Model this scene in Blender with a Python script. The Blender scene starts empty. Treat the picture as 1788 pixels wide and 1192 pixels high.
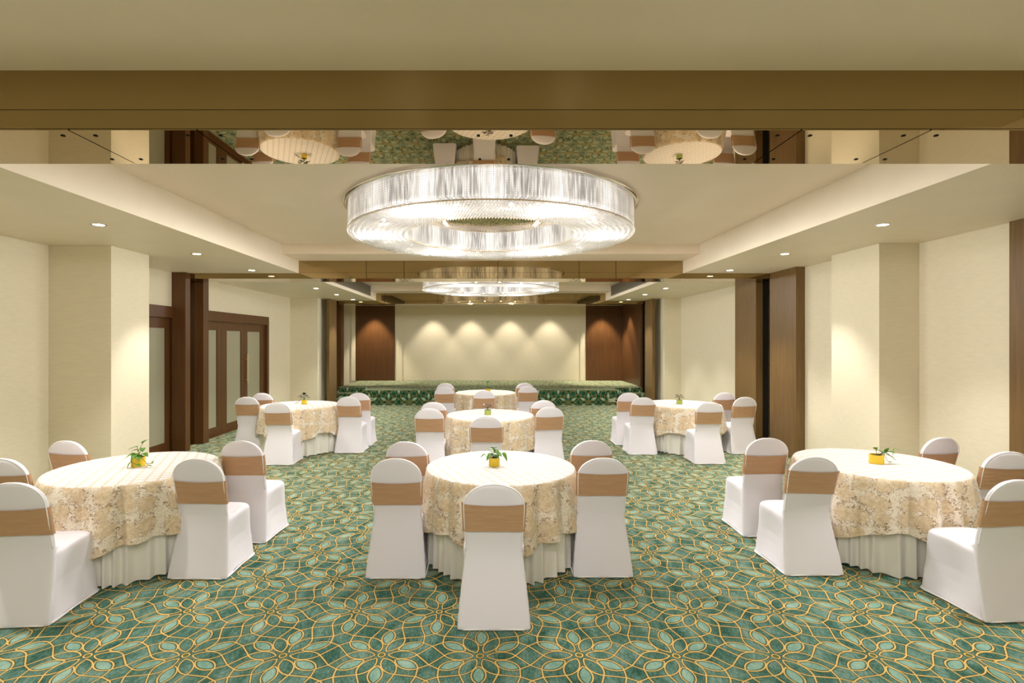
import bpy, bmesh, math, random
from mathutils import Vector, Matrix
C = bpy.context.scene.collection
PI = math.pi
random.seed(7)
F, HC, PX, PY = 915.0, 1.83, 857.0, 596.0      # focal length in px, eye height, principal point

# ------------------------------------------------------------------ materials
def lin(c):
    return tuple(((v/255)/12.92 if v/255 <= .04045 else ((v/255+.055)/1.055)**2.4) for v in c) + (1.0,)

class E:
    """tiny expression wrapper on math nodes"""
    def __init__(s, nt, k): s.nt, s.k = nt, k
    def _op(s, op, *a, clamp=False):
        n = s.nt.nodes.new('ShaderNodeMath'); n.operation = op; n.use_clamp = clamp
        for i, v in enumerate((s,)+a):
            if isinstance(v, E): s.nt.links.new(v.k, n.inputs[i])
            else: n.inputs[i].default_value = v
        return E(s.nt, n.outputs[0])
    def __add__(s, o): return s._op('ADD', o)
    def __sub__(s, o): return s._op('SUBTRACT', o)
    def __mul__(s, o): return s._op('MULTIPLY', o)
    def __truediv__(s, o): return s._op('DIVIDE', o)
    def __neg__(s): return s._op('MULTIPLY', -1.0)
    def abs(s): return s._op('ABSOLUTE')
    def sqrt(s): return s._op('SQRT')
    def sin(s): return s._op('SINE')
    def cos(s): return s._op('COSINE')
    def min(s, o): return s._op('MINIMUM', o)
    def max(s, o): return s._op('MAXIMUM', o)
    def lt(s, o): return s._op('LESS_THAN', o)
    def gt(s, o): return s._op('GREATER_THAN', o)
    def wrap(s, h): return s._op('WRAP', h, -h)
    def pp(s, v): return s._op('PINGPONG', v)
    def at2(s, o): return s._op('ARCTAN2', o)
    def clamp(s): return s._op('ADD', 0.0, clamp=True)
    def pw(s, v): return s._op('POWER', v)

def hyp(a, b): return (a*a+b*b).sqrt()

class M:
    def __init__(s, name, rough=.6, spec=.3, color=(200,200,200), metal=0.0):
        s.m = bpy.data.materials.new(name); s.m.use_nodes = True
        s.nt = s.m.node_tree; s.b = s.nt.nodes['Principled BSDF']
        s.b.inputs['Roughness'].default_value = rough
        s.b.inputs['Specular IOR Level'].default_value = spec
        s.b.inputs['Metallic'].default_value = metal
        s.b.inputs['Base Color'].default_value = lin(color)
    def n(s, t, **kw):
        n = s.nt.nodes.new(t)
        for k, v in kw.items(): setattr(n, k, v)
        return n
    def l(s, a, b): s.nt.links.new(a.k if isinstance(a, E) else a, b)
    def pos(s, obj=False):
        n = s.n('ShaderNodeTexCoord') if obj else s.n('ShaderNodeNewGeometry')
        return n.outputs['Object' if obj else 'Position']
    def xyz(s, v):
        n = s.n('ShaderNodeSeparateXYZ'); s.l(v, n.inputs[0])
        return [E(s.nt, o) for o in n.outputs]
    def vec(s, x, y, z):
        n = s.n('ShaderNodeCombineXYZ')
        for i, v in enumerate((x, y, z)):
            if isinstance(v, E): s.l(v, n.inputs[i])
            else: n.inputs[i].default_value = v
        return n.outputs[0]
    def map(s, v, scale=(1,1,1)):
        n = s.n('ShaderNodeMapping'); n.inputs['Scale'].default_value = scale; s.l(v, n.inputs[0]); return n.outputs[0]
    def noise(s, v, scale, detail=3, rough=.5, dist=0):
        n = s.n('ShaderNodeTexNoise'); n.inputs['Scale'].default_value = scale; n.inputs['Detail'].default_value = detail
        n.inputs['Roughness'].default_value = rough; n.inputs['Distortion'].default_value = dist
        s.l(v, n.inputs['Vector']); return E(s.nt, n.outputs[0])
    def mix(s, f, a, b):
        n = s.n('ShaderNodeMix', data_type='RGBA')
        if isinstance(f, E): s.l(f, n.inputs[0])
        else: n.inputs[0].default_value = f
        for i, c in ((6, a), (7, b)):
            if isinstance(c, tuple): n.inputs[i].default_value = lin(c)
            else: s.l(c, n.inputs[i])
        return n.outputs[2]
    def ramp(s, f, stops):
        n = s.n('ShaderNodeValToRGB'); s.l(f, n.inputs[0]); r = n.color_ramp
        while len(r.elements) < len(stops): r.elements.new(.5)
        for e, (p, c) in zip(r.elements, stops): e.position = p; e.color = lin(c)
        return n.outputs[0]
    def col(s, c): s.l(c, s.b.inputs['Base Color'])
    def bump(s, h, st=.2, d=.01):
        n = s.n('ShaderNodeBump'); n.inputs['Strength'].default_value = st; n.inputs['Distance'].default_value = d
        s.l(h, n.inputs['Height']); s.l(n.outputs[0], s.b.inputs['Normal'])

def smooth(e, a, b):     # 1 below a, 0 above b
    return ((e*(-1.0)) + b)._op('DIVIDE', b-a, clamp=True)

# carpet: hexagonal lattice of twelve-petalled flowers in gold line on mottled green
def carpet(name, riser=False):
    m = M(name, .95, .1)
    x, y, z = m.xyz(m.pos())
    yy = y - z if riser is False else y*0.0 + z*1.0
    warp = m.noise(m.pos(), 1.3, 1)
    px = x + .062 + (warp-.5)*.05
    py = (yy - 3.056) + (m.noise(m.map(m.pos(), (1.1,.9,1)), 1.7, 1)-.5)*.05
    a = .572; h = a*math.sqrt(3)
    ax, ay = px.wrap(a/2), py.wrap(h/2)
    bx, by = (px-a/2).wrap(a/2), (py-h/2).wrap(h/2)
    ra, rb = hyp(ax, ay), hyp(bx, by)
    f = ra.lt(rb)
    cx = bx + (ax-bx)*f; cy = by + (ay-by)*f
    r = hyp(cx, cy)
    t = cy.at2(cx).pp(PI/6)
    fx, fy = r*t.cos(), r*t.sin()
    def circ(x0, y0, R): return (hyp(fx-x0, fy-y0) - R)
    def seg(x0, y0, x1, y1):
        dx, dy = x1-x0, y1-y0; L2 = dx*dx+dy*dy
        u = (((fx-x0)*dx + (fy-y0)*dy)/L2).clamp()
        return hyp(fx-x0-u*dx, fy-y0-u*dy)
    c0 = r - .020
    d1 = circ(.1235, -.070, .109)
    ux, uy = math.cos(PI/6), math.sin(PI/6)
    mx, my = ux*.184, uy*.184
    d2 = circ(mx - uy*.060, my + ux*.060, .1000)
    d3 = seg(.207, 0, .286, .095); d4 = seg(.286, .095, .228, .1315)
    line = c0.abs().min(d1.abs()).min(d2.abs()).min(d3).min(d4)
    w = m.noise(m.pos(), 6, 1)*.0035 + (.0005 if riser else .0021)
    line = line - w
    gold = smooth(line, -.001, .0012)
    dark = smooth(line, .0035, .0065)
    inlight = smooth(d2, -.014, -.009)
    incentre = smooth(c0, -.003, .0)
    n1 = m.noise(m.map(m.pos(), (1, .45, 1)), 9, 4, .65)
    n2 = m.noise(m.map(m.pos(), (1.6, .6, 1)), 60, 3, .7)
    n = n1*.6 + n2*.4
    base = m.ramp(n, [(.38, (42,80,68)), (.5, (82,118,104)), (.62, (126,154,142))])
    pale = m.ramp(n, [(.36, (104,146,130)), (.55, (146,178,162)), (.68, (178,196,184))])
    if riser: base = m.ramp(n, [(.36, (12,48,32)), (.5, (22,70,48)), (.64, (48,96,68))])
    c = m.mix(inlight, base, pale)
    c = m.mix(incentre, c, (96,112,66))
    c = m.mix(dark*.85, c, (84,70,28))
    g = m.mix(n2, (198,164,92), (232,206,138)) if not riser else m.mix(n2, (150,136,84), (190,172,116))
    c = m.mix(gold, c, g)
    m.col(c)
    m.bump(m.noise(m.pos(), 420, 2), .25, .004)
    return m.m

def plaster(name, c, rough=.8, weave=0.0, var=.05):
    m = M(name, rough, .15)
    p = m.pos()
    n = m.noise(m.map(p, (1,1,6)) if weave else p, 9 if weave else 2.5, 4, .6)
    d = tuple(max(0, v*(1-var)) for v in c); l = tuple(min(255, v*(1+var*.5)) for v in c)
    m.col(m.mix(n, d, l))
    m.bump(m.noise(m.map(p, (1,1,3)) if weave else p, 160, 3, .6), .12, .002)
    return m.m

def wood(name, a, b, rough=.38, spec=.35):
    m = M(name, rough, spec)
    p = m.map(m.pos(), (9, 9, .55))
    n = m.noise(p, 3.2, 5, .6, .35)
    q = m.noise(m.map(m.pos(), (70, 70, 1.2)), 2.0, 3, .6)
    m.col(m.mix(n*.7+q*.35-.02, a, b))
    m.bump(q, .06, .001)
    return m.m

def flat(name, c, rough=.5, spec=.3, metal=0.0): return M(name, rough, spec, c, metal).m

def emit(name, c, s):
    m = bpy.data.materials.new(name); m.use_nodes = True; nt = m.node_tree
    for n in list(nt.nodes): nt.nodes.remove(n)
    e = nt.nodes.new('ShaderNodeEmission'); o = nt.nodes.new('ShaderNodeOutputMaterial')
    e.inputs[0].default_value = lin(c); e.inputs[1].default_value = s
    nt.links.new(e.outputs[0], o.inputs[0]); return m

MT = {}
MT['carpet'] = carpet('green_floral_carpet')
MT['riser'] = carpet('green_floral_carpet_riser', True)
MT['wall'] = plaster('cream_wallpaper', (223,213,188), .75, 1)
MT['ceiling'] = plaster('cream_ceiling_paint', (236,224,204), .45, 0, .03)
MT['coffer'] = plaster('beige_coffer_paint', (236,220,200), .5, 0, .02)
MT['wood'] = wood('brown_veneer', (74,54,28), (136,106,64))
MT['rwood'] = wood('red_brown_veneer', (52,32,14), (108,70,36))
MT['dwood'] = wood('red_brown_timber', (56,34,14), (112,72,36))
MT['black'] = flat('dark_gap', (18,14,10), .7)
MT['mirror'] = M('bronze_mirror', .015, .5, (168,147,106), 1.0).m
MT['chrome'] = flat('chrome', (225,222,215), .12, .5, 1.0)
MT['brass'] = flat('pale_brass', (215,190,145), .4, .5, 1.0)
MT['pull'] = flat('door_pull_satin', (214,186,142), .5)
MT['white'] = flat('white_paint', (232,228,218), .5)
MT['grille'] = flat('dark_grille', (128,120,104), .5)
MT['gback'] = flat('grille_shadow_backing', (66,60,50), .6)
MT['lamp'] = emit('downlight_glow', (255,246,225), 14)
MT['glow'] = None

def cloth_mat(name, c, scale=350, sheen=.3, rough=.8):
    m = M(name, rough, .15, c)
    m.b.inputs['Sheen Weight'].default_value = sheen
    m.bump(m.noise(m.pos(True), scale, 2), .08, .002)
    return m.m
MT['cover'] = cloth_mat('white_stretch_fabric', (232,228,235))
MT['hem'] = cloth_mat('white_hem', (250,247,248))
MT['skirt'] = cloth_mat('white_skirt_cloth', (232,228,218))
ms = M('tan_sash_satin', .5, .35)
p_ = ms.pos(True)
ms.col(ms.mix(ms.noise(ms.map(p_, (1,1,6)), 7, 2), (178,138,104), (198,160,124)))
ms.bump(ms.noise(ms.map(p_, (2,2,14)), 4, 3, .6), .25, .012)
MT['sash'] = ms.m

def damask():
    m = M('cream_damask_cloth', .6, .3)
    m.b.inputs['Sheen Weight'].default_value = .3
    p = m.pos(True); x, y, z = m.xyz(p)
    th = y.at2(x)*.69
    q = m.vec(th, z*1.0, 0.0)
    # large blooms
    v = m.n('ShaderNodeTexVoronoi'); v.inputs['Scale'].default_value = 6.8; v.inputs['Randomness'].default_value = .55
    v.feature = 'F1'; v.distance = 'EUCLIDEAN'
    wq = m.n('ShaderNodeVectorMath', operation='ADD')
    nz = m.n('ShaderNodeTexNoise'); nz.inputs['Scale'].default_value = 22; nz.inputs['Detail'].default_value = 3
    m.l(q, nz.inputs['Vector'])
    sc = m.n('ShaderNodeVectorMath', operation='SCALE'); sc.inputs['Scale'].default_value = .085
    m.l(nz.outputs['Color'], sc.inputs[0]); m.l(q, wq.inputs[0]); m.l(sc.outputs[0], wq.inputs[1])
    m.l(wq.outputs[0], v.inputs['Vector'])
    d = E(m.nt, v.outputs['Distance'])
    bloom = smooth(d, .40, .50)
    petal = m.noise(q, 34, 3, .6, .8)._op('MULTIPLY_ADD', 3.2, -1.1)
    petal = petal.clamp()
    # scrolls between blooms
    n = m.noise(q, 21, 3, .55, 1.9)
    scr = smooth((n-.5).abs(), .022, .042)
    n2 = m.noise(q, 42, 2, .5, 2.0)
    scr2 = smooth((n2-.5).abs(), .025, .05)
    ring = smooth((d-.50).abs(), .05, .12)*smooth(m.noise(q, 9, 2)*(-1.0)+1.0, .54, .62)
    c = m.mix(m.noise(q, 90, 2)*.7, (242,236,222), (226,212,186))
    c = m.mix(bloom*.95, c, m.mix(petal, (204,178,138), (230,214,186)))
    c = m.mix((scr2*.45*(bloom*(-.5)+1.0)).clamp(), c, (178,138,94))
    c = m.mix((scr*ring*.9).clamp(), c, (134,94,54))
    # flat top: woven lattice
    k = 1/.085
    s1 = smooth(((x*.92+y*.39)*k).wrap(.5).abs(), .06, .17)
    s2 = smooth(((x*.39-y*.92)*k).wrap(.5).abs(), .06, .17)
    lat = s1.max(s2)*(m.noise(p, 55, 3, .7)*.9+.15)
    ct = m.mix((lat*1.1).clamp(), (226,223,220), (194,168,136))
    top = z.gt(.7585)
    m.col(m.mix(top, c, ct))
    m.bump(n+scr*.3, .12, .004)
    return m.m
MT['damask'] = damask()

# ------------------------------------------------------------------ mesh helpers
def tagp(o, label=None, cat=None, group=None, kind=None):
    if label: o['label'] = label
    if cat: o['category'] = cat
    if group: o['group'] = group
    if kind: o['kind'] = kind
    return o
def link(name, bm, mat, parent=None, sm=False, auto=None):
    me = bpy.data.meshes.new(name); bm.to_mesh(me); bm.free()
    for m in (mat if isinstance(mat, (list, tuple)) else [mat]): me.materials.append(m)
    if sm: me.shade_smooth()
    if auto is not None:
        me.shade_smooth(); me.set_sharp_from_angle(angle=math.radians(auto))
    o = bpy.data.objects.new(name, me); C.objects.link(o)
    if parent: o.parent = parent
    return o
def empty(name, loc=(0,0,0), rz=0):
    o = bpy.data.objects.new(name, None); C.objects.link(o); o.location = loc; o.rotation_euler = (0,0,rz); return o
def box(bm, x0, x1, y0, y1, z0, z1, bev=0.0, mi=0):
    r = bmesh.ops.create_cube(bm, size=1.0, matrix=Matrix.Translation(((x0+x1)/2,(y0+y1)/2,(z0+z1)/2)) @ Matrix.Diagonal((x1-x0,y1-y0,z1-z0,1)))
    vs = r['verts']
    fs = {f for v in vs for f in v.link_faces}
    for f in fs: f.material_index = mi
    if bev: bmesh.ops.bevel(bm, geom=list({e for v in vs for e in v.link_edges}), offset=bev, segments=2, affect='EDGES', profile=.6)
def B(name, mat, *boxes, parent=None, bev=0.0):
    bm = bmesh.new()
    for b in boxes: box(bm, *b, bev=bev)
    return link(name, bm, mat, parent)
def loft(bm, rings, cap=True, closed=True):
    vs = [[bm.verts.new(p) for p in r] for r in rings]
    n = len(rings[0])
    for a, b in zip(vs, vs[1:]):
        for i in range(n if closed else n-1):
            j = (i+1) % n
            bm.faces.new((a[i], a[j], b[j], b[i]))
    if cap:
        bm.faces.new(list(reversed(vs[0]))); bm.faces.new(vs[-1])
    return vs
def lathe(bm, prof, n=48, cx=0, cy=0, cap=False):
    loft(bm, [[(cx+r*math.cos(2*PI*i/n), cy+r*math.sin(2*PI*i/n), z) for i in range(n)] for r, z in prof], cap=cap)
def tube(bm, pts, r, n=6):
    pts = [Vector(p) for p in pts]; rings = []
    for i, p in enumerate(pts):
        d = (pts[min(i+1, len(pts)-1)] - pts[max(i-1, 0)]).normalized()
        u = d.orthogonal().normalized() if i == 0 else (pu - d*pu.dot(d)).normalized()
        pu = u; w = d.cross(u)
        rr = r[i] if isinstance(r, (list, tuple)) else r
        rings.append([p + (u*math.cos(2*PI*k/n) + w*math.sin(2*PI*k/n))*rr for k in range(n)])
    loft(bm, rings)
def copy_tree(o, parent=None):
    c = o.copy(); C.objects.link(c); c.parent = parent
    for ch in o.children: copy_tree(ch, c)
    return c
def S(o, kind='structure'): o['kind'] = kind; return o

# ------------------------------------------------------------------ the room
XL, XR = -5.30, 5.02
ZS, ZC, ZB, ZN, ZT = 2.98, 3.34, 2.89, 3.19, 3.75     # side soffit, coffer, beam underside, cross soffit, slab
XF = 3.24                                               # coffer half width
BEAMS = [(2.63, 3.13), (8.84, 9.33), (14.80, 15.30)]
YB, YE = -4.2, 18.9
S(B('floor', MT['carpet'], (XL-.6, XR+.6, YB-.2, YE+.3, -.2, 0)))
S(B('wall_back', MT['wall'], (XL-.6, XR+.6, YE, YE+.2, 0, ZT)))
S(B('wall_front', MT['wall'], (XL-.3, XR+.3, YB-.2, YB, 0, ZT)))
S(B('wall_left', MT['wall'],
    (XL-.3, XL, YB, 7.25, 0, ZT), (XL-.3, XL, 7.25, 8.84, 2.41, ZT), (XL-.3, XL, 8.84, 9.50, 0, ZT),
    (XL-.3, XL, 9.50, 12.50, 2.41, ZT), (XL-.3, XL, 12.50, 15.3, 0, ZT), (XL-.45, XL-.3, 15.3, YE, 0, ZT),
    (XL-.45, XL-.30, 7.2, 12.6, 0, ZT)))
S(B('wall_right', MT['wall'], (XR, XR+.3, YB, YE, 0, ZT)))
S(tagp(B('wall_pillar', MT['wall'], (XL, -4.55, 6.28, 6.98, 0, ZS), bev=.004), None))
S(B('wall_pillar', MT['wall'], (XL, -4.57, 13.84, 14.80, 0, ZS), bev=.004))
S(B('wall_pillar', MT['wall'], (4.55, XR, 6.14, 7.00, 0, ZS), bev=.004))
S(B('wall_return', MT['wall'], (4.84, XR, 7.00, 8.83, 0, ZS)))
S(B('wall_pillar', MT['wall'], (4.58, XR, 13.84, 14.80, 0, ZS), bev=.004))

# ceiling: side soffits (low), cross soffits and deep coffers
cx = []
bays = [(YB, 2.63), (3.13, 8.84), (9.33, 14.80)]
soff = []
for y0, y1 in bays:
    soff.append((XL, -XF, y0, y1, ZS, ZT)); soff.append((XF, XR, y0, y1, ZS, ZT))
S(B('ceiling', MT['ceiling'], *soff))
cof = []
for i, (y0, y1) in enumerate(bays):
    a = y0+.70; b = y1-.70
    cof.append((-XF, XF, a, b, ZC, ZT))
    cof.append((-XF, XF, y0, a, ZN, ZT)); cof.append((-XF, XF, b, y1, ZN, ZT))
cof.append((XL-.45, XR, 15.3, YE, ZC, ZT))
for y0, y1 in BEAMS: cof.append((XL, XR, y0, y1, ZN+.01, ZT))
S(B('ceiling', MT['coffer'], *cof))
# beams clad in bronze mirror
for bi, (y0, y1) in enumerate(BEAMS):
    z1 = ZN
    beam = S(B('ceiling_beam', MT['black'], (XL+.002, XR-.002, y0+.006, y1-.006, ZB+.006, ZS+.06), (-XF-.06, XF+.06, y0+.006, y1-.006, ZB+.01, ZN+.008)))
    J = {0: [-2.12, -1.475, 1.56, 2.21], 1: [-2.1, -1.46, .12, 1.49, 2.11], 2: [-3.0, -1.5, .1, 1.5, 3.0]}[bi]
    xs = [XL+.004] + J + [XR-.004]
    for a, b in zip(xs, xs[1:]):
        B('mirror_panel', MT['mirror'], (a+.004, b-.004, y0+.002, y1-.002, ZB, ZB+.006), parent=beam)
    g = .004
    zj = ZB + .102
    for ya, yb in ((y0, y0+.008), (y1-.008, y1)):
        for a, b in (zip(xs, xs[1:]) if (bi or ya > y0+.1) else [(xs[0], xs[-1])]):
            bx = [(a+g, b-g, ya, yb, ZB+.008, zj-.0015)]
            B('mirror_panel', MT['mirror'], *bx, parent=beam)
            aa, bb = max(a, -XF), min(b, XF)
            if bb > aa: B('mirror_panel', MT['mirror'], (aa+(g if a > -XF else .0), bb-(g if b < XF else 0), ya, yb, zj+.0015, z1), parent=beam)
            for (s0, s1) in ((a, min(b, -XF)), (max(a, XF), b)):
                if s1 > s0: B('mirror_panel', MT['mirror'], (s0+g, s1-g*.2, ya, yb, zj+.0015, ZS), parent=beam)
    for j in (J if bi else J+[.02]):
        for s in (-.084, .084):
            for y in (y0+.07, y1-.08):
                bm = bmesh.new(); box(bm, j+s-.008, j+s+.008, y-.008, y+.008, ZB-.004, ZB+.001, bev=.002)
                link('mirror_screw', bm, MT['black'], beam)
# linear air grilles let into the coffer sides of the second bay
for s, lab in ((-1, 'long dark linear air grille in the left side of the far ceiling coffer'), (1, 'long dark linear air grille in the right side of the far ceiling coffer')):
    r = empty('air_grille', (s*XF, 9.4, ZS+.085)); tagp(r, lab, 'air vent', 'linear air grilles in the far coffer')
    def gx(a, b): return (min(-s*a, -s*b), max(-s*a, -s*b))
    fr = bmesh.new(); box(fr, *gx(.0, .012), .02, 4.66, 0, .24); link('grille_backing', fr, MT['gback'], r)
    sl = bmesh.new()
    for k in range(8): box(sl, *gx(.008, .022), .02, 4.66, .012+k*.029, .026+k*.029)
    link('louvre', sl, MT['grille'], r)
    fb = bmesh.new(); box(fb, *gx(.0, .026), .0, 4.68, -.014, .0); box(fb, *gx(0, .026), 0, 4.68, .24, .25); link('grille_frame', fb, MT['grille'], r)

# wooden posts, mirrors and panels beside the folding-wall track
def panel(name, mat, lab, *b, cat='wall panel', bev=.003):
    return S(tagp(B(name, mat, *b, bev=bev), lab, cat))
panel('wood_post', MT['dwood'], 'dark wooden post on the left wall, standing nearer the camera of the pair', (XL, -5.07, 8.70, 8.84, 0, ZS), cat='post')
panel('wood_post', MT['dwood'], 'dark wooden post on the left wall, just past the slim mirror', (XL, -5.13, 9.35, 9.53, 0, ZS), cat='post')
panel('wall_mirror', MT['mirror'], 'slim full-height bronze mirror between the two left posts', (XL, XL+.012, 8.84, 9.35, 0, ZB), cat='mirror', bev=0)
panel('wall_mirror', MT['mirror'], 'slim full-height bronze mirror between the two right wood panels', (XR-.03, XR, 8.85, 9.33, 0, ZB), cat='mirror', bev=0)
panel('wood_panel', MT['wood'], 'brown veneer wall panel nearest the front right table', (4.70, 4.839, 8.07, 8.83, 0, ZS))
panel('wood_panel', MT['wood'], 'brown veneer wall panel just beyond the right mirror', (4.73, 4.93, 9.35, 10.15, 0, ZS))
panel('wood_panel', MT['wood'], 'brown veneer panel at the extreme right edge of the picture', (4.975, XR, 3.2, 5.03, 0, ZS))
panel('wood_panel', MT['wood'], 'narrow veneer panel at the left front corner of the stage', (-4.40, -4.33, 14.05, 14.72, 0, ZS))
panel('wood_panel', MT['wood'], 'narrow veneer panel at the right front corner of the stage', (4.33, 4.40, 14.05, 14.72, 0, ZS))
panel('wood_panel', MT['rwood'], 'tall wooden back wall panel left of the cream stage wall', (-4.85, -3.45, YE-.06, YE, .425, 3.12))
panel('wood_panel', MT['rwood'], 'tall wooden back wall panel right of the cream stage wall', (3.42, 4.71, YE-.06, YE, .425, 3.12))
panel('wood_panel', MT['rwood'], 'wooden side wall panel along the right of the stage', (4.71, 4.78, 16.5, YE, .0, ZC))
panel('wood_panel', MT['dwood'], 'slim dark wooden post at the left end of the stage', (-4.86, -4.74, 16.6, 16.9, .0, ZC))
panel('wood_panel', MT['dwood'], 'dark panel in the far left corner behind the stage post', (-5.70, -5.30, YE-.2, YE, .0, ZC))
S(B('gap_shade_strip', MT['black'], (4.85, 4.94, 9.335, 9.349, 0, ZB)))  # black strip painting the unlit gap beside the veneer panel
S(B('lit_ledge_trim', MT['ceiling'], (-4.85, -3.45, YE-.10, YE, 3.12, 3.15), (3.42, 4.71, YE-.10, YE, 3.12, 3.15)))  # pale strip stands in for the light along the ledge
S(B('trim_2', MT['wall'], (-3.45, -3.20, YE-.03, YE, .425, ZC), (3.22, 3.42, YE-.03, YE, .425, ZC)))
S(B('trim_3', MT['wall'], (-5.02, -4.87, YE-.05, YE, .425, ZC)))
S(B('baseboard_left', MT['wall'], (XL, XL+.012, 12.62, 13.84, 0, .08), (XL, XL+.012, 3.2, 6.28, 0, .08), bev=.002))
S(B('baseboard_right', MT['wall'], (XR-.012, XR, 10.15, 13.84, 0, .08), (XR-.012, XR, 5.03, 6.14, 0, .08), bev=.002))

# doors on the left wall
mg = M('frosted_glass', .4, .5, (158,154,130)); mg.b.inputs['Transmission Weight'].default_value = 0
MT['frost'] = mg.m
def door(name, y0, y1, leaves, handle=None):
    d = S(empty(name, (XL, y0, 0)))
    hb, ht = 2.22, 2.41
    L = y1-y0
    B('door_frame', MT['dwood'], (-.11, .02, 0, L, hb, ht), (-.11, .02, L-.10, L, 0, hb), (-.11, .02, 0, .06, 0, hb), (-.11, .012, 0, L, 0, .012), parent=d, bev=.003)
    for (a, b, ga, gb) in leaves:
        lf = B('door_leaf', MT['dwood'], (-.085, -.04, a-y0, ga-y0, .012, hb), (-.085, -.04, gb-y0, b-y0-.004, .012, hb),
               (-.085, -.04, ga-y0, gb-y0, .012, .17), (-.085, -.04, ga-y0, gb-y0, 2.05, hb), parent=d)
        B('glass_pane', MT['frost'], (-.072, -.056, ga-y0, gb-y0, .17, 2.05), parent=lf)
        if handle and a <= handle < b:
            hm = bmesh.new(); hy = handle-y0
            box(hm, -.012, .008, hy-.014, hy+.014, .93, 1.56, bev=.003)
            for z in (1.0, 1.45): tube(hm, [(-.045, hy, z), (.0, hy, z)], .007, 8)
            link('door_handle', hm, MT['pull'], lf)
    return d
door('door_1', 7.27, 8.83, [(7.33, 8.03, 7.45, 7.92), (8.03, 8.73, 8.14, 8.60)])
door('door_2', 9.54, 12.48, [(9.60, 10.40, 9.74, 10.22), (10.40, 11.36, 10.60, 11.20), (11.36, 12.38, 11.50, 12.14)], 11.43)

# stage with side steps
st = empty('stage', (0, 15.05, 0)); tagp(st, 'low stage platform covered in green floral carpet before the cream wall', 'stage')
def stage_part(name, *bx):
    bm = bmesh.new()
    for b in bx: box(bm, *b)
    bmesh.ops.bevel(bm, geom=[e for e in bm.edges], offset=.012, segments=2, affect='EDGES')
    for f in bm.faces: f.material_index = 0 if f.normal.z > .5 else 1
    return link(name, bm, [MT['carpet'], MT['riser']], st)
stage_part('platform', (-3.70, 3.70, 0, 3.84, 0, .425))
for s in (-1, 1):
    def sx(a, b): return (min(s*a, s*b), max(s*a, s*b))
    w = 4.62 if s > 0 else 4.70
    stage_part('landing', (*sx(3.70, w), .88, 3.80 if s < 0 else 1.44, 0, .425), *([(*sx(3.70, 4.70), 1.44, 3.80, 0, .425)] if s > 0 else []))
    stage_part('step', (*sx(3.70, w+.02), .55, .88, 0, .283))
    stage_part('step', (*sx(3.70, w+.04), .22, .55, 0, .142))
def socket(x, w, h, z, lab):
    r = empty('socket_box', (x, 15.05, z)); tagp(r, lab, 'socket', 'sockets on the stage front')
    B('face_plate', MT['chrome'], (-w/2, w/2, -.016, 0.0, -h/2, h/2), parent=r, bev=.003)
    B('outlet', MT['black'], (w*.18, w*.38, -.019, -.015, -h*.2, h*.2), parent=r)
socket((1071-PX)*15.05/F, .29, .105, .14, 'grey metal socket box on the stage front near its right corner')
socket((648-PX)*15.05/F, .10, .10, .17, 'small square socket plate on the stage front near its left corner')

# ------------------------------------------------------------------ recessed downlights
def make_downlight():
    r = empty('downlight')
    bm = bmesh.new(); lathe(bm, [(.048, .0), (.050, -.004), (.066, -.005), (.068, .001)], 32); link('trim_ring', bm, MT['chrome'], r, sm=True)
    bm = bmesh.new(); lathe(bm, [(.050, -.0035), (.044, -.0015), (.001, -.0015)], 32); link('lens', bm, MT['lamp'], r, sm=True)
    return r
dl = None
def spot(x, y, z, w, size=80, blend=.55, tgt=None, rad=.05, col=(1.0,.965,.91)):
    l = bpy.data.lights.new('downlight_beam', 'SPOT'); l.energy = w; l.spot_size = math.radians(size); l.spot_blend = blend
    l.shadow_soft_size = rad; l.color = col
    o = bpy.data.objects.new('downlight_beam', l); C.objects.link(o); o.location = (x, y, z)
    if tgt: o.rotation_euler = (Vector(tgt)-Vector((x, y, z))).to_track_quat('-Z', 'Y').to_euler()
names = {3.45: None}
DY = [(-2.6,0), (-.9,0), (.8,0), (3.45, 0), (5.16, 1), (6.88, 2), (8.46, 3), (9.75, 0), (11.33, 4), (12.85, 5), (14.38, 6)]  # first three are unseen lamps without fixtures, added to brighten the near bay
ordn = {1: 'nearest the camera', 2: 'second from the camera', 3: 'just before the mirrored beam', 4: 'first one past the mirrored beam', 5: 'middle of the far bay', 6: 'closest to the stage'}
W_SPOT = 130
for s in (-1, 1):
    for y, k in DY:
        x = s*3.86 if y < 9 else (s*3.78)
        spot(x, y, ZS-.012, W_SPOT)
        if k == 0 and y < 3: continue
        if dl is None: dl = make_downlight(); o = dl
        else: o = copy_tree(dl)
        o.location = (x, y, ZS)
        side = 'left' if s < 0 else 'right'
        if k: lab = 'small round ceiling downlight in the %s soffit, %s' % (side, ordn[k])
        else: lab = 'round ceiling downlight in the %s soffit, right behind the %s mirrored beam' % (side, 'nearest' if y < 5 else 'middle')
        tagp(o, lab, 'ceiling light', 'downlights in the side soffits')
for x in (-2.07, -.72, .70, 2.13): spot(x, YE-.55, ZC-.03, 100, 76, .5, col=(1,.9,.74))
for x in (-4.17, 3.97): spot(x, YE-.55, ZC-.03, 300, 72, .5, col=(1,.88,.7))
spot(4.25, 17.7, ZC-.03, 200, 72, .5, col=(1,.88,.7))

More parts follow.
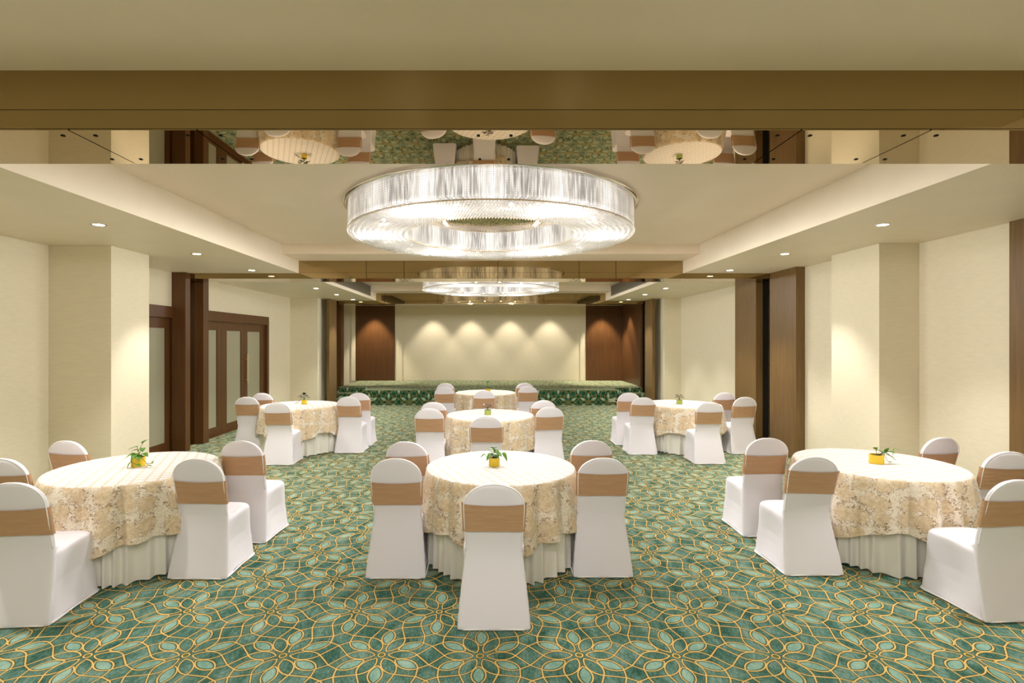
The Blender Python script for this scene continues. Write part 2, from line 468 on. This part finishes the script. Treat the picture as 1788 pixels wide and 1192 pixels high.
# ------------------------------------------------------------------ crystal chandeliers
mb = bpy.data.materials.new('crystal_bead'); mb.use_nodes = True; nt = mb.node_tree
for n in list(nt.nodes): nt.nodes.remove(n)
o_ = nt.nodes.new('ShaderNodeOutputMaterial'); tr = nt.nodes.new('ShaderNodeBsdfTranslucent'); gl = nt.nodes.new('ShaderNodeBsdfGlossy'); tp = nt.nodes.new('ShaderNodeBsdfTransparent')
tr.inputs[0].default_value = (.96,.95,.95,1); gl.inputs[0].default_value = (.95,.93,.9,1); gl.inputs['Roughness'].default_value = .12
m1 = nt.nodes.new('ShaderNodeMixShader'); m2 = nt.nodes.new('ShaderNodeMixShader'); m1.inputs[0].default_value = .4; m2.inputs[0].default_value = .3
nt.links.new(tr.outputs[0], m1.inputs[1]); nt.links.new(gl.outputs[0], m1.inputs[2]); nt.links.new(m1.outputs[0], m2.inputs[1]); nt.links.new(tp.outputs[0], m2.inputs[2]); nt.links.new(m2.outputs[0], o_.inputs[0])
MT['bead'] = mb
# glowing liner behind the beads: bulb hot spots painted into its emission
mgl = bpy.data.materials.new('lamp_liner_glow'); mgl.use_nodes = True; nt = mgl.node_tree
for n in list(nt.nodes): nt.nodes.remove(n)
class _X: pass
mm = M.__new__(M); mm.m = mgl; mm.nt = nt; mm.b = None
x, y, z = mm.xyz(mm.pos(True))
ang = y.at2(x)
v = ((ang*16.0).cos()*.5+.5).pw(3.0)
v2 = mm.noise(mm.vec(ang*9.0, z*2.0, 0.0), 2.2, 2, .6)
v3 = (mm.noise(mm.vec(ang*40.0, z*2.5, 0.0), 1.5, 1, .6)-.4)._op('MULTIPLY', 4.0, clamp=True)
stg = v*.45 + v3*.55 + v2*.25 + .10
em = nt.nodes.new('ShaderNodeEmission'); oo = nt.nodes.new('ShaderNodeOutputMaterial')
em.inputs[0].default_value = (1.0, .93, .85, 1)
mm.l(stg, em.inputs[1]); nt.links.new(em.outputs[0], oo.inputs[0])
MT['glow'] = mgl
MT['bulb'] = emit('bulb_glow', (255,240,220), 25)

def octa(V, Fc, p, rx, rz):
    b = len(V); x, y, z = p
    V += [(x+rx,y,z), (x,y+rx,z), (x-rx,y,z), (x,y-rx,z), (x,y,z+rz), (x,y,z-rz)]
    Fc += [(b,b+1,b+4), (b+1,b+2,b+4), (b+2,b+3,b+4), (b+3,b,b+4), (b+1,b,b+5), (b+2,b+1,b+5), (b+3,b+2,b+5), (b,b+3,b+5)]
def beads(name, rows, parent, label=None):
    V, Fc = [], []
    for p, rx, rz in rows: octa(V, Fc, p, rx, rz)
    me = bpy.data.meshes.new(name); me.from_pydata(V, [], Fc); me.materials.append(MT['bead'])
    o = bpy.data.objects.new(name, me); C.objects.link(o); o.parent = parent; o['kind'] = 'stuff'
    return o
RO, RI, HB, HT = 1.575, .965, -.295, 0.0      # local z: 0 is the coffer ceiling less 2 cm
def make_chandelier():
    r = empty('ring_chandelier')
    def wall(R, ph=0):
        n = int(2*PI*R/.0155); rows = []
        for i in range(n):
            a = 2*PI*i/n; jr = R + random.uniform(-.002, .002)
            for k in range(19):
                rows.append(((jr*math.cos(a), jr*math.sin(a), HB+.012+k*.0148), .0058, .0072))
        return rows
    beads('outer_bead_curtain', wall(RO), r)
    beads('inner_bead_curtain', wall(RI), r)
    rows = []
    NR = 12
    for j in range(NR):
        R = RI + (RO-RI)*j/(NR-1); n = int(2*PI*R/.030)
        for i in range(n):
            a = 2*PI*(i+.5*(j % 2))/n
            zz = HB - .004 - .006*math.sin(PI*j/(NR-1))
            rows.append(((R*math.cos(a), R*math.sin(a), zz), .0145, .017))
            if j < NR-1:
                R2 = R + (RO-RI)/(NR-1)*.5
                rows.append(((R2*math.cos(a+.008), R2*math.sin(a+.008), zz+.006), .010, .011))
    beads('bottom_bead_web', rows, r)
    bm = bmesh.new(); lathe(bm, [(RO+.05, HT), (RO+.05, HT-.012), (RO+.012, HT-.018), (RO-.02, HT-.018)], 128); link('rim_flange', bm, MT['chrome'], r, sm=True)
    for nm, R in (('outer_band', RO+.002), ('inner_band', RI-.002)):
        bm = bmesh.new(); rr = []
        for zz, dr in ((HB+.004, .004), (HB-.006, .005)): rr.append((R+dr, zz))
        lathe(bm, [(R-.004, HB+.006), (R+.004, HB+.006), (R+.004, HB-.003), (R-.004, HB-.003), (R-.004, HB+.006)], 160); link(nm, bm, MT['brass'], r, sm=True)
    bm = bmesh.new(); lathe(bm, [(RO-.05, HT-.01), (RO-.05, HB+.045)], 128); link('outer_liner', bm, MT['glow'], r, sm=True)
    bm = bmesh.new(); lathe(bm, [(RI+.05, HB+.045), (RI+.05, HT-.01)], 128); link('inner_liner', bm, MT['glow'], r, sm=True)
    bm = bmesh.new(); lathe(bm, [(RI+.05, HB+.05), (RO-.05, HB+.05)], 128); link('bottom_liner', bm, MT['glow'], r, sm=True)
    for k in range(16):
        a = 2*PI*(k+.37)/16; R = (RO+RI)/2
        bm = bmesh.new(); bmesh.ops.create_uvsphere(bm, u_segments=12, v_segments=8, radius=.022, matrix=Matrix.Translation((R*math.cos(a), R*math.sin(a), HB+.045)))
        link('bulb', bm, MT['bulb'], r, sm=True)
    # central mirrored canopy
    bm = bmesh.new(); lathe(bm, [(.62, .02), (.62, -.10), (.605, -.125), (.57, -.13), (.565, -.125)], 96)
    cn = link('canopy', bm, MT['coffer'], r, sm=True)
    bm = bmesh.new(); lathe(bm, [(.57, -.126), (.001, -.126)], 96); link('canopy_mirror', bm, MT['mirror'], cn)
    return r
ch = make_chandelier()
CH_Y = [5.985, 12.25, -.15]  # last one is unseen, added above the camera to light the near bay
CH_L = ['large ring chandelier of crystal beads, the near one over the front tables', 'ring chandelier of crystal beads in the far bay, partly hidden by the mirrored beam', 'unseen ring chandelier of crystal beads added above the camera as a fill light']
W_CH = [54, 46, 38]
for i, (yy, lab) in enumerate(zip(CH_Y, CH_L)):
    o = ch if i == 0 else copy_tree(ch)
    o.location = (0, yy, ZC-.02)
    tagp(o, lab, 'chandelier', 'crystal ring chandeliers')
    for k in range(6):
        a = 2*PI*k/6; R = (RO+RI)/2
        l = bpy.data.lights.new('chandelier_bulb', 'POINT'); l.energy = W_CH[i]; l.shadow_soft_size = .06; l.color = (1.0,.985,.965)
        p = bpy.data.objects.new('chandelier_bulb', l); C.objects.link(p); p.location = (R*math.cos(a), yy+R*math.sin(a), ZC-.02+HB-.03)

# ------------------------------------------------------------------ covered chairs
def dip(pts):
    out = []
    for x, y, z in pts:
        k = max(0.0, min(1.0, (.02-y)/.20)); k = k*k*(3-2*k)
        if z > .15:
            e = abs(x)/.21
            u = min(1.0, (z-.15)/.25)
            x *= 1 - .11*k*u
            z -= .055*k*u*min(1, e**2)
        out.append((x, y, z))
    return out
def srect(w, yr, yf, n=48, e=6.0, pull=0.0, lift=0.0, z=0.0):
    cy = (yr+yf)/2; hd = (yf-yr)/2; pts = []
    for i in range(n):
        a = 2*PI*i/n; c, s = math.cos(a), math.sin(a)
        k = (abs(c)**e + abs(s)**e)**(-1/e)
        ux, uy = c*k, s*k
        ix = 1 - pull*(1-abs(uy)**2)/w*(abs(ux) > abs(uy))
        iy = 1 - pull*(1-abs(ux)**2)/hd*(abs(uy) >= abs(ux))
        mid = (1-min(1, min(abs(ux), abs(uy)))**2)
        pts.append((ux*w*ix, cy+uy*hd*iy, z+lift*mid))
    return pts
def interp(t, tab):
    for (a, *va), (b, *vb) in zip(tab, tab[1:]):
        if t <= b:
            u = (t-a)/(b-a); u = max(0, min(1, u))
            return [p+(q-p)*u for p, q in zip(va, vb)]
    return list(tab[-1][1:])
BK = [(0, -.246, .236), (.02, -.243, .235), (.08, -.228, .231), (.16, -.207, .224), (.24, -.186, .215), (.31, -.169, .207), (.37, -.156, .200), (.42, -.150, .195), (.47, -.149, .191), (.52, -.155, .190), (.58, -.168, .191), (.66, -.189, .195), (.76, -.215, .199), (.80, -.225, .199), (.93, -.252, .198)]
ZTOP, ZARC = .932, .785
def back_ring(z, grow=0.0, n=48, zoff=0.0):
    cy, w = interp(z, BK)
    if z > ZARC: w *= math.sqrt(max(0, 1-((z-ZARC)/(ZTOP-ZARC))**2))**.96
    t = .024 + grow
    if z > ZTOP-.02: t *= max(.35, math.sqrt(max(0, (ZTOP-z)/.02)))
    return [(p[0], p[1], z) for p in srect(max(w, .004)+grow, cy-t, cy+t, n, 3.2)]
def build_cover():
    bm = bmesh.new()
    prof = [(0, .236, -.262, .262, .014, 7), (.02, .235, -.258, .261, .020, 7), (.08, .231, -.243, .258, .036, 7), (.16, .226, -.222, .254, .050, 7), (.24, .221, -.201, .250, .050, 6), (.31, .217, -.184, .248, .034, 5.5),
            (.37, .214, -.171, .247, .018, 5), (.41, .212, -.165, .246, .006, 4.5), (.435, .208, -.162, .242, 0, 4.2), (.449, .200, -.160, .232, 0, 4), (.457, .176, -.155, .205, 0, 4)]
    loft(bm, [dip(srect(w, yr, yf, 64, e, pull, .012 if z < .01 else 0, z)) for z, w, yr, yf, pull, e in prof])
    zs = [.002+i*(.785-.002)/30 for i in range(31)] + [ZARC+(ZTOP-ZARC)*math.sin(PI/2*i/14) for i in range(1, 14)] + [ZTOP-.0006]
    loft(bm, [back_ring(z) for z in zs])
    fil = [(-.16,.515), (-.135,.51), (-.128,.488), (-.115,.468), (-.09,.457), (-.06,.452), (-.06,.38), (-.16,.38)]
    loft(bm, [[(x, y, z) for y, z in fil] for x in (-.155, -.1, 0, .1, .155)])
    # gathers where the seat meets the back
    o = link('tmp', bm, MT['cover'])
    md = o.modifiers.new('r', 'REMESH'); md.mode = 'VOXEL'; md.voxel_size = .0085; md.use_smooth_shade = True
    sm = o.modifiers.new('s', 'SMOOTH'); sm.factor = .5; sm.iterations = 6
    de = o.modifiers.new('d', 'DECIMATE'); de.ratio = .55
    dg = bpy.context.evaluated_depsgraph_get(); dg.update()
    me = bpy.data.meshes.new_from_object(o.evaluated_get(dg)); me.name = 'chair_cover'
    bpy.data.objects.remove(o)
    me.shade_smooth()
    return me
def make_chair():
    r = empty('banquet_chair')
    me = build_cover(); o = bpy.data.objects.new('fabric_cover', me); C.objects.link(o); o.parent = r
    bm = bmesh.new(); rings = []
    for i in range(13):
        z = .612+i*(.790-.612)/12
        rg = back_ring(z, .0085 + (.0015 if i in (0, 12) else 0))
        rings.append([(p[0], p[1], p[2]+.008*(p[0]/.2)**2*(1 if i > 6 else -.5)*(abs(i-6)/6)) for p in rg])
    inner = [[(q[0]*.97, q[1], q[2]) for q in rg] for rg in (rings[-1], rings[0])]
    loft(bm, rings, cap=False); link('sash', bm, MT['sash'], r, sm=True)
    bm = bmesh.new(); pts = srect(.236, -.270, .262, 64, 7, .010, .010, .007)
    tube(bm, pts+[pts[0]], .0065, 8); link('hem', bm, MT['hem'], r, sm=True)
    bm = bmesh.new(); pts = []
    for zz in [.47+i*.03 for i in range(11)]:
        cy, w = interp(zz, BK); pts.append((-(w-.0055), cy-.017, zz))
    for i in range(0, 33):
        a = PI - PI*i/32; zz = ZARC+(ZTOP-ZARC-.003)*math.sin(a); cy, w = interp(zz, BK)
        pts.append(((w-.0055)*math.cos(a), cy-.017, zz))
    for zz in [.47+i*.03 for i in range(10, -1, -1)]:
        cy, w = interp(zz, BK); pts.append((w-.0055, cy-.017, zz))
    tube(bm, pts, .0036, 6); link('rim_light_seam', bm, MT['hem'], r, sm=True)  # seam tube in brighter white, painting the rim light round the back
    return r
# (x, depth of the rear hem, turn in degrees, place)
CH = {
 'front centre table': [(.02, 3.30, 0, 'near side'), (-.735, 4.02, 0, 'near left side'), (.872, 4.04, 0, 'near right side'), (-.765, 4.70, -12, 'far left side'), (.925, 4.76, 10, 'far right side')],
 'front left table': [(-3.06, 3.33, 4, 'near side'), (-2.26, 4.01, -1, 'near right side'), (-2.27, 4.74, -4, 'far right side'), (-3.86, 4.74, -8, 'far left side'), (-3.78, 4.02, 0, 'near left side')],
 'front right table': [(3.44, 3.40, 4, 'near side'), (2.525, 4.07, 1, 'near left side'), (2.59, 4.88, 0, 'far left side'), (4.24, 4.90, 8, 'far right side'), (4.24, 4.27, 0, 'near right side')],
 'second centre table': [(-.053, 6.29, 0, 'near side'), (-.83, 7.03, 0, 'near left side'), (.816, 7.20, 5, 'near right side'), (-.86, 7.79, -10, 'far left side'), (.813, 8.02, 10, 'far right side')],
 'farthest centre table by the stage': [(-.12, 9.61, 0, 'near side'), (-.925, 10.42, 0, 'near left side'), (.75, 10.54, 2, 'near right side'), (-.985, 11.3, -8, 'far left side'), (.74, 11.38, 8, 'far right side')],
 'middle left table near the doors': [(-3.16, 7.72, 0, 'near side'), (-3.97, 8.50, 0, 'near left side'), (-4.0, 9.14, -8, 'far left side'), (-2.33, 8.55, 0, 'near right side'), (-2.32, 9.17, 0, 'far right side')],
 'middle right table by the wood panels': [(3.265, 7.78, 0, 'near side'), (2.46, 8.43, 0, 'near left side'), (2.43, 9.20, 0, 'far left side'), (4.13, 8.48, 4, 'near right side'), (4.13, 9.22, 6, 'far right side')],
}
SASH = {('front centre table', 0): 0, ('front centre table', 1): -.058, ('front centre table', 2): .012, ('front centre table', 3): 0, ('front centre table', 4): -.005,
  ('front left table', 0): -.042, ('front left table', 1): -.045, ('front left table', 2): -.008, ('front right table', 0): -.002, ('front right table', 1): .022, ('front right table', 2): -.033}
TILT = {('front centre table', 0): .4, ('front centre table', 3): -4, ('front centre table', 4): 2, ('front right table', 1): 1.5}
rs = random.Random(11)
proto = make_chair(); first = True
for tb, lst in CH.items():
    for ci, (x, y, a, place) in enumerate(lst):
        o = proto if first else copy_tree(proto); first = False
        ra = math.radians(a)
        o.location = (x - math.sin(ra)*.27, y + math.cos(ra)*.27, 0); o.rotation_euler = (0, 0, ra)
        sz = SASH.get((tb, ci), rs.uniform(-.022, .014))
        for c in o.children:
            if c.name.startswith('sash'): ta = math.radians(TILT.get((tb, ci), rs.uniform(-1.2, 1.2))); c.location = (-.70*math.sin(ta), -.24*sz, sz); c.scale = (1+.35*min(sz, 0), 1, 1); c.rotation_euler = (0, ta, 0)
        tagp(o, 'white covered chair with tan sash, %s, %s' % (tb.replace(' by the stage','').replace(' near the doors','').replace(' by the wood panels',''), place), 'chair', 'covered chairs at the ' + tb)

# ------------------------------------------------------------------ tables
RT, HTAB = .635, .762
TB = [('front centre', .084, 4.51, 0.0), ('front left', -3.03, 4.47, 0.0), ('front right', 3.395, 4.62, .35), ('second centre', -.01, 7.67, .5), ('farthest centre', -.11, 11.02, 0.2), ('middle left', -3.22, 8.86, .1), ('middle right', 3.28, 9.0, .25)]
def skirt_mesh():
    bm = bmesh.new(); N = 560; rings = []
    rnd = random.Random(3); ph = [rnd.uniform(-.5, .5) for _ in range(64)]
    for k in range(14):
        t = k/13; z = .745 - t*.735; rg = []
        for i in range(N):
            a = 2*PI*i/N
            w = 38*a + 1.9*math.sin(5*a) + 1.2*math.sin(11*a+1)
            am = .012 + .012*t + .004*math.sin(6*a+2)*t
            f = 1.2-2.2*abs(math.sin(w/2))**1.3
            R = .603 + .010*t + am*f + .004*math.sin(9*a+t)
            rg.append((R*math.cos(a), R*math.sin(a), z + (.006*math.sin(7*a) if k == 13 else 0)+(.004 if k == 13 else 0)))
        rings.append(rg)
    loft(bm, rings, cap=False)
    return bm
def cloth_mesh(rot):
    bm = bmesh.new(); N = 360
    rnd = random.Random(int(rot*100)+5); p1, p2, p3 = [rnd.uniform(0, 6.28) for _ in range(3)]
    rings = []
    for R in (.05, .2, .35, .5, .6, .622): rings.append([(R*math.cos(2*PI*i/N), R*math.sin(2*PI*i/N), HTAB) for i in range(N)])
    rings.append([((RT-.006)*math.cos(2*PI*i/N), (RT-.006)*math.sin(2*PI*i/N), HTAB-.0025) for i in range(N)])
    K = 22
    for k in range(K+1):
        t = k/K; rg = []
        for i in range(N):
            a = 2*PI*i/N
            hem = .292 + .062*(-math.cos(4*(a-rot))) + .012*math.sin(7*a+p1)
            z = (HTAB-.010) - t*(HTAB-.010-hem)
            f = 2*abs(math.sin(7.5*a+.9*math.sin(2*a+p1)+.5*math.sin(5*a+p3)+p2))**.8-1.2 + .25*math.sin(23*a+p3+math.sin(3*a))
            am = (.036+.012*math.sin(3*a+p3))*t**.6
            R = RT + .001 + .040*t**.55 + max(-.038, am*f) + .012*t*(1-math.cos(4*(a-rot)))*.5
            rg.append((R*math.cos(a), R*math.sin(a), z))
        rings.append(rg)
    vs = loft(bm, rings, cap=False)
    c = bm.verts.new((0, 0, HTAB)); r0 = vs[0]
    for i in range(N): bm.faces.new((c, r0[i], r0[(i+1) % N]))
    bmesh.ops.recalc_face_normals(bm, faces=bm.faces[:])
    return bm
table0 = None
for nm, x, y, rot in TB:
    if table0 is None:
        t = empty('banquet_table', (x, y, 0))
        link('table_skirt', skirt_mesh(), MT['skirt'], t, sm=True)
        bm = bmesh.new(); lathe(bm, [(.001, .728), (.615, .728), (.622, .735), (.622, .752), (.615, .757), (.001, .757)], 96); link('table_top', bm, MT['dwood'], t, auto=40)
        bm = bmesh.new(); lathe(bm, [(.28, 0), (.28, .02), (.05, .05), (.035, .1), (.035, .70), (.15, .727)], 40); link('pedestal', bm, MT['grille'], t, auto=50)
        table0 = t
    else:
        t = copy_tree(table0); t.location = (x, y, 0)
    tagp(t, 'round banquet table, the %s one, with a white pleated skirt to the floor' % nm, 'table', 'round banquet tables')
    cl = link('damask_tablecloth', cloth_mesh(rot), MT['damask'], None, sm=True); cl.location = (x, y, 0)
    tagp(cl, 'cream and gold damask tablecloth draped over the %s round table' % nm, 'tablecloth', 'damask tablecloths')

# ------------------------------------------------------------------ potted plants
def ml(name, a, b):
    m = M(name, .4, .4); m.col(m.mix(m.noise(m.pos(True), 40, 2), a, b)); return m.m
MT['leaf_g'] = ml('green_leaf', (58,112,30), (112,160,52)); MT['leaf_d'] = ml('dark_green_leaf', (30,46,20), (58,74,30)); MT['leaf_r'] = ml('maroon_leaf', (58,26,20), (98,44,34))
MT['pot_y'] = flat('yellow_pot', (222,190,56), .4); MT['pot_g'] = flat('green_yellow_pot', (158,172,84), .4); MT['soil'] = flat('potting_soil', (50,34,22), .9)
MT['stem'] = flat('plant_stem', (96,110,40), .6)
def leaf(bm, base, d, L, W, droop=.3):
    d = Vector(d).normalized(); up = Vector((0,0,1)); s = d.cross(up)
    if s.length < .1: s = Vector((1,0,0))
    s.normalize(); n = s.cross(d).normalized()
    prof = [(-.08, .45), (.05, .85), (.25, 1.0), (.5, .82), (.75, .48), (.92, .18), (1.0, 0)]
    rows = []
    for u, w in prof:
        c = Vector(base) + d*(u*L) - up*(droop*L*u*u)
        rows.append([bm.verts.new(c + s*(W*w*k*.5) + n*(abs(k)*W*w*.12)) for k in (-1, 0, 1)])
    for a, b in zip(rows, rows[1:]):
        for k in (0, 1):
            try: bm.faces.new((a[k], a[k+1], b[k+1], b[k]))
            except ValueError: pass
    bmesh.ops.remove_doubles(bm, verts=bm.verts[:], dist=1e-6)
def plant(x, y, lab, potm, leafm, pr, phh, shoots, s=1.0):
    r = empty('potted_plant', (x, y, HTAB+.001)); tagp(r, lab, 'plant', 'small potted plants on the tables')
    bm = bmesh.new(); pf = [(.001, 0), (pr*.97, 0), (pr, .004)]
    for k in range(1, 9): pf.append((pr+(.0008 if k % 2 else -.0004), .004+phh*k/8.6))
    pf += [(pr, phh), (pr-.006, phh), (pr-.007, phh-.012)]
    lathe(bm, pf, 36); link('pot', bm, potm, r, auto=45)
    bm = bmesh.new(); lathe(bm, [(pr-.005, phh-.008), (pr*.5, phh-.004), (.001, phh-.003)], 24); link('soil', bm, MT['soil'], r)
    sb, lb = bmesh.new(), bmesh.new()
    for (pts, L, W, dirv) in shoots:
        P = [Vector((0, 0, phh-.006))] + [Vector(p)*s for p in pts]
        Q = []
        for i in range(len(P)-1):
            for u in (0, .5): Q.append(P[i].lerp(P[i+1], u))
        Q.append(P[-1])
        tube(sb, Q, .0016*s+.0004, 5)
        leaf(lb, P[-1], dirv, L*s*1.2, W*s*1.25)
    link('stems', sb, MT['stem'], r, sm=True)
    lf = link('leaves', lb, leafm, r, sm=True)
    md = lf.modifiers.new('t', 'SOLIDIFY'); md.thickness = .0008
    return r
G, D, R_ = MT['leaf_g'], MT['leaf_d'], MT['leaf_r']
plant(.03, 4.50, 'leafy green plant in a bright yellow pot on the front centre table', MT['pot_y'], G, .047, .072,
  [([(-.02,0,.10),(-.02,-.02,.125)], .05,.045,(.2,-.7,.3)), ([(.0,0,.12),(-.005,0,.15)], .055,.05,(.1,-.6,.4)), ([(.02,0,.10),(.02,-.02,.12)], .05,.045,(.6,-.6,-.2)),
   ([(-.03,0,.10),(-.035,-.01,.10)], .045,.035,(-.5,-.4,-.6)), ([(-.05,-.01,.07),(-.075,-.01,.085),(-.08,0,.10)], .038,.026,(-.8,-.3,-.3)), ([(.05,0,.09),(.075,0,.11)], .055,.04,(.5,-.4,-.7)),
   ([(.01,0,.10),(.0,.02,.135)], .05,.045,(-.6,-.3,.2)), ([(-.01,.0,.09),(.01,-.02,.10)], .04,.04,(.5,-.8,-.2)), ([(.0,0,.1),(.005,-.01,.14)],.05,.045,(.5,-.6,-.4)), ([(-.01,0,.1),(-.02,-.02,.11)],.05,.045,(-.5,-.7,-.3))])
plant(-3.02, 4.49, 'trailing green plant in a yellow pot on the front left table', MT['pot_y'], G, .054, .080,
  [([(-.0,0,.12),(-.01,0,.165)], .06,.036,(-1,-.2,-.05)), ([(.0,0,.13),(.035,0,.19),(.04,0,.20)], .068,.034,(.8,-.2,.7)), ([(.01,0,.12),(.04,0,.155)], .035,.034,(.3,-.6,-.3)),
   ([(-.0,0,.11),(.0,-.01,.14)], .045,.03,(-.8,-.3,.1)), ([(-.02,0,.09),(-.03,-.01,.11)], .055,.045,(-.6,-.5,-.2)), ([(.0,0,.10),(-.005,-.02,.11)], .055,.05,(.1,-.8,-.2)),
   ([(.03,0,.10),(.045,-.01,.11)], .06,.045,(.8,-.4,.0)), ([(.02,0,.10),(.02,-.03,.10)], .05,.045,(.5,-.7,-.3)), ([(-.02,-.05,.085),(-.015,-.065,.05),(.03,-.07,.03)], .04,.035,(.8,-.2,0)),
   ([(-.025,-.05,.085),(-.02,-.065,.05)], .045,.035,(-.5,-.2,-.8)), ([(.05,-.03,.075),(.09,-.03,.03),(.14,-.03,.03)], .03,.02,(.3,0,1)), ([(.05,-.03,.075),(.09,-.03,.03),(.11,-.04,.015)], .03,.02,(.8,-.1,.1)), ([(.01,0,.11),(.02,0,.135)], .045,.035,(.2,-.6,.3))])
plant(3.385, 4.60, 'green plant leaning right from a yellow pot on the front right table', MT['pot_y'], G, .056, .076,
  [([(.0,0,.10),(-.01,0,.125)], .035,.032,(-.2,-.5,.6)), ([(.0,0,.10),(.0,0,.122)], .055,.03,(.9,-.3,-.35)), ([(.03,0,.10),(.05,0,.095)], .055,.05,(.8,-.5,-.1)), ([(.05,0,.09),(.09,0,.10)], .05,.05,(.1,-.3,.9)),
   ([(.08,0,.09),(.14,0,.05),(.15,0,.12)], .055,.03,(1,-.2,.1)), ([(.07,0,.08),(.10,-.02,.07)], .05,.03,(.8,-.3,-.5)), ([(.06,0,.09),(.08,-.02,.03),(.10,-.02,.01)], .03,.025,(.6,-.2,.3)), ([(.06,0,.09),(.10,0,.10)], .05,.045,(.3,-.8,.2))])
tri = lambda k, l, w: [([(.02*math.cos(a)*.5,.02*math.sin(a)*.5,.10),(.035*math.cos(a),.035*math.sin(a),.115+.02*((i*7)%3))], l, w, (math.cos(a), math.sin(a), .1)) for i, a in enumerate([2*PI*j/k+.3 for j in range(k)])]
plant(-.045, 7.65, 'maroon leaved plant in a green pot on the second centre table', MT['pot_g'], R_, .047, .072, tri(9, .05, .04)+[([(0,0,.12),(0,0,.15)], .04,.04,(.3,-.6,.2))])
plant(-.06, 11.0, 'green plant in a yellow pot on the farthest centre table', MT['pot_y'], G, .05, .072, [([(0,0,.12),(-.0,0,.20)], .06,.05,(.1,-.4,.6)), ([(0,0,.1),(.05,0,.13)], .05,.04,(.6,-.3,.1)), ([(0,0,.1),(-.05,0,.13)], .05,.04,(-.6,-.3,.4)), ([(0,0,.1),(.1,0,.10)], .05,.03,(.8,-.2,-.3)), ([(0,0,.1),(.03,0,.17)], .05,.05,(.5,-.5,.1)), ([(0,0,.1),(-.03,0,.16)], .05,.05,(-.5,-.5,.1))])
plant(-3.18, 8.93, 'dark leaved plant with a low side shoot in a yellow pot, middle left table', MT['pot_y'], D, .047, .072, tri(6, .06, .05)+[([(-.0,0,.12),(-.0,0,.165)], .06,.05,(.1,-.5,.7)), ([(-.03,-.02,.09),(-.09,-.03,.03),(-.10,-.03,.02)], .05,.04,(-.6,-.5,.2)), ([(-.03,-.02,.09),(-.08,-.03,.05)], .04,.03,(-.8,-.5,-.2)), ([(-.0,0,.12),(-.05,0,.14)], .06,.05,(-1,-.4,.1))])
plant(3.22, 8.95, 'reddish leaved plant in a pale green pot on the middle right table', MT['pot_g'], R_, .05, .070, tri(7, .045, .03)+[([(0,0,.12),(.02,0,.16)], .05,.025,(.8,-.3,-.4)), ([(0,0,.12),(-.02,0,.15)], .045,.025,(-.8,-.3,.1))])

# ------------------------------------------------------------------ camera, world, view
cam = bpy.data.cameras.new('camera'); co = bpy.data.objects.new('camera', cam); C.objects.link(co)
co.location = (0, 0, HC); co.rotation_euler = (PI/2, 0, 0)
cam.sensor_width = 36; cam.sensor_fit = 'HORIZONTAL'; cam.lens = 36*F/1788
cam.shift_x = (894-PX)/1788; cam.shift_y = 0
bpy.context.scene.camera = co
w = bpy.data.worlds.new('world'); bpy.context.scene.world = w; w.use_nodes = True
w.node_tree.nodes['Background'].inputs[0].default_value = (1, .9, .75, 1); w.node_tree.nodes['Background'].inputs[1].default_value = .1
vs = bpy.context.scene.view_settings
vs.view_transform = 'Standard'; vs.look = 'None'; vs.exposure = 0.66; vs.gamma = 1
bpy.context.scene.cycles.max_bounces = 8; bpy.context.scene.cycles.diffuse_bounces = 5; bpy.context.scene.cycles.transparent_max_bounces = 24
bpy.context.scene.cycles.sample_clamp_indirect = 4
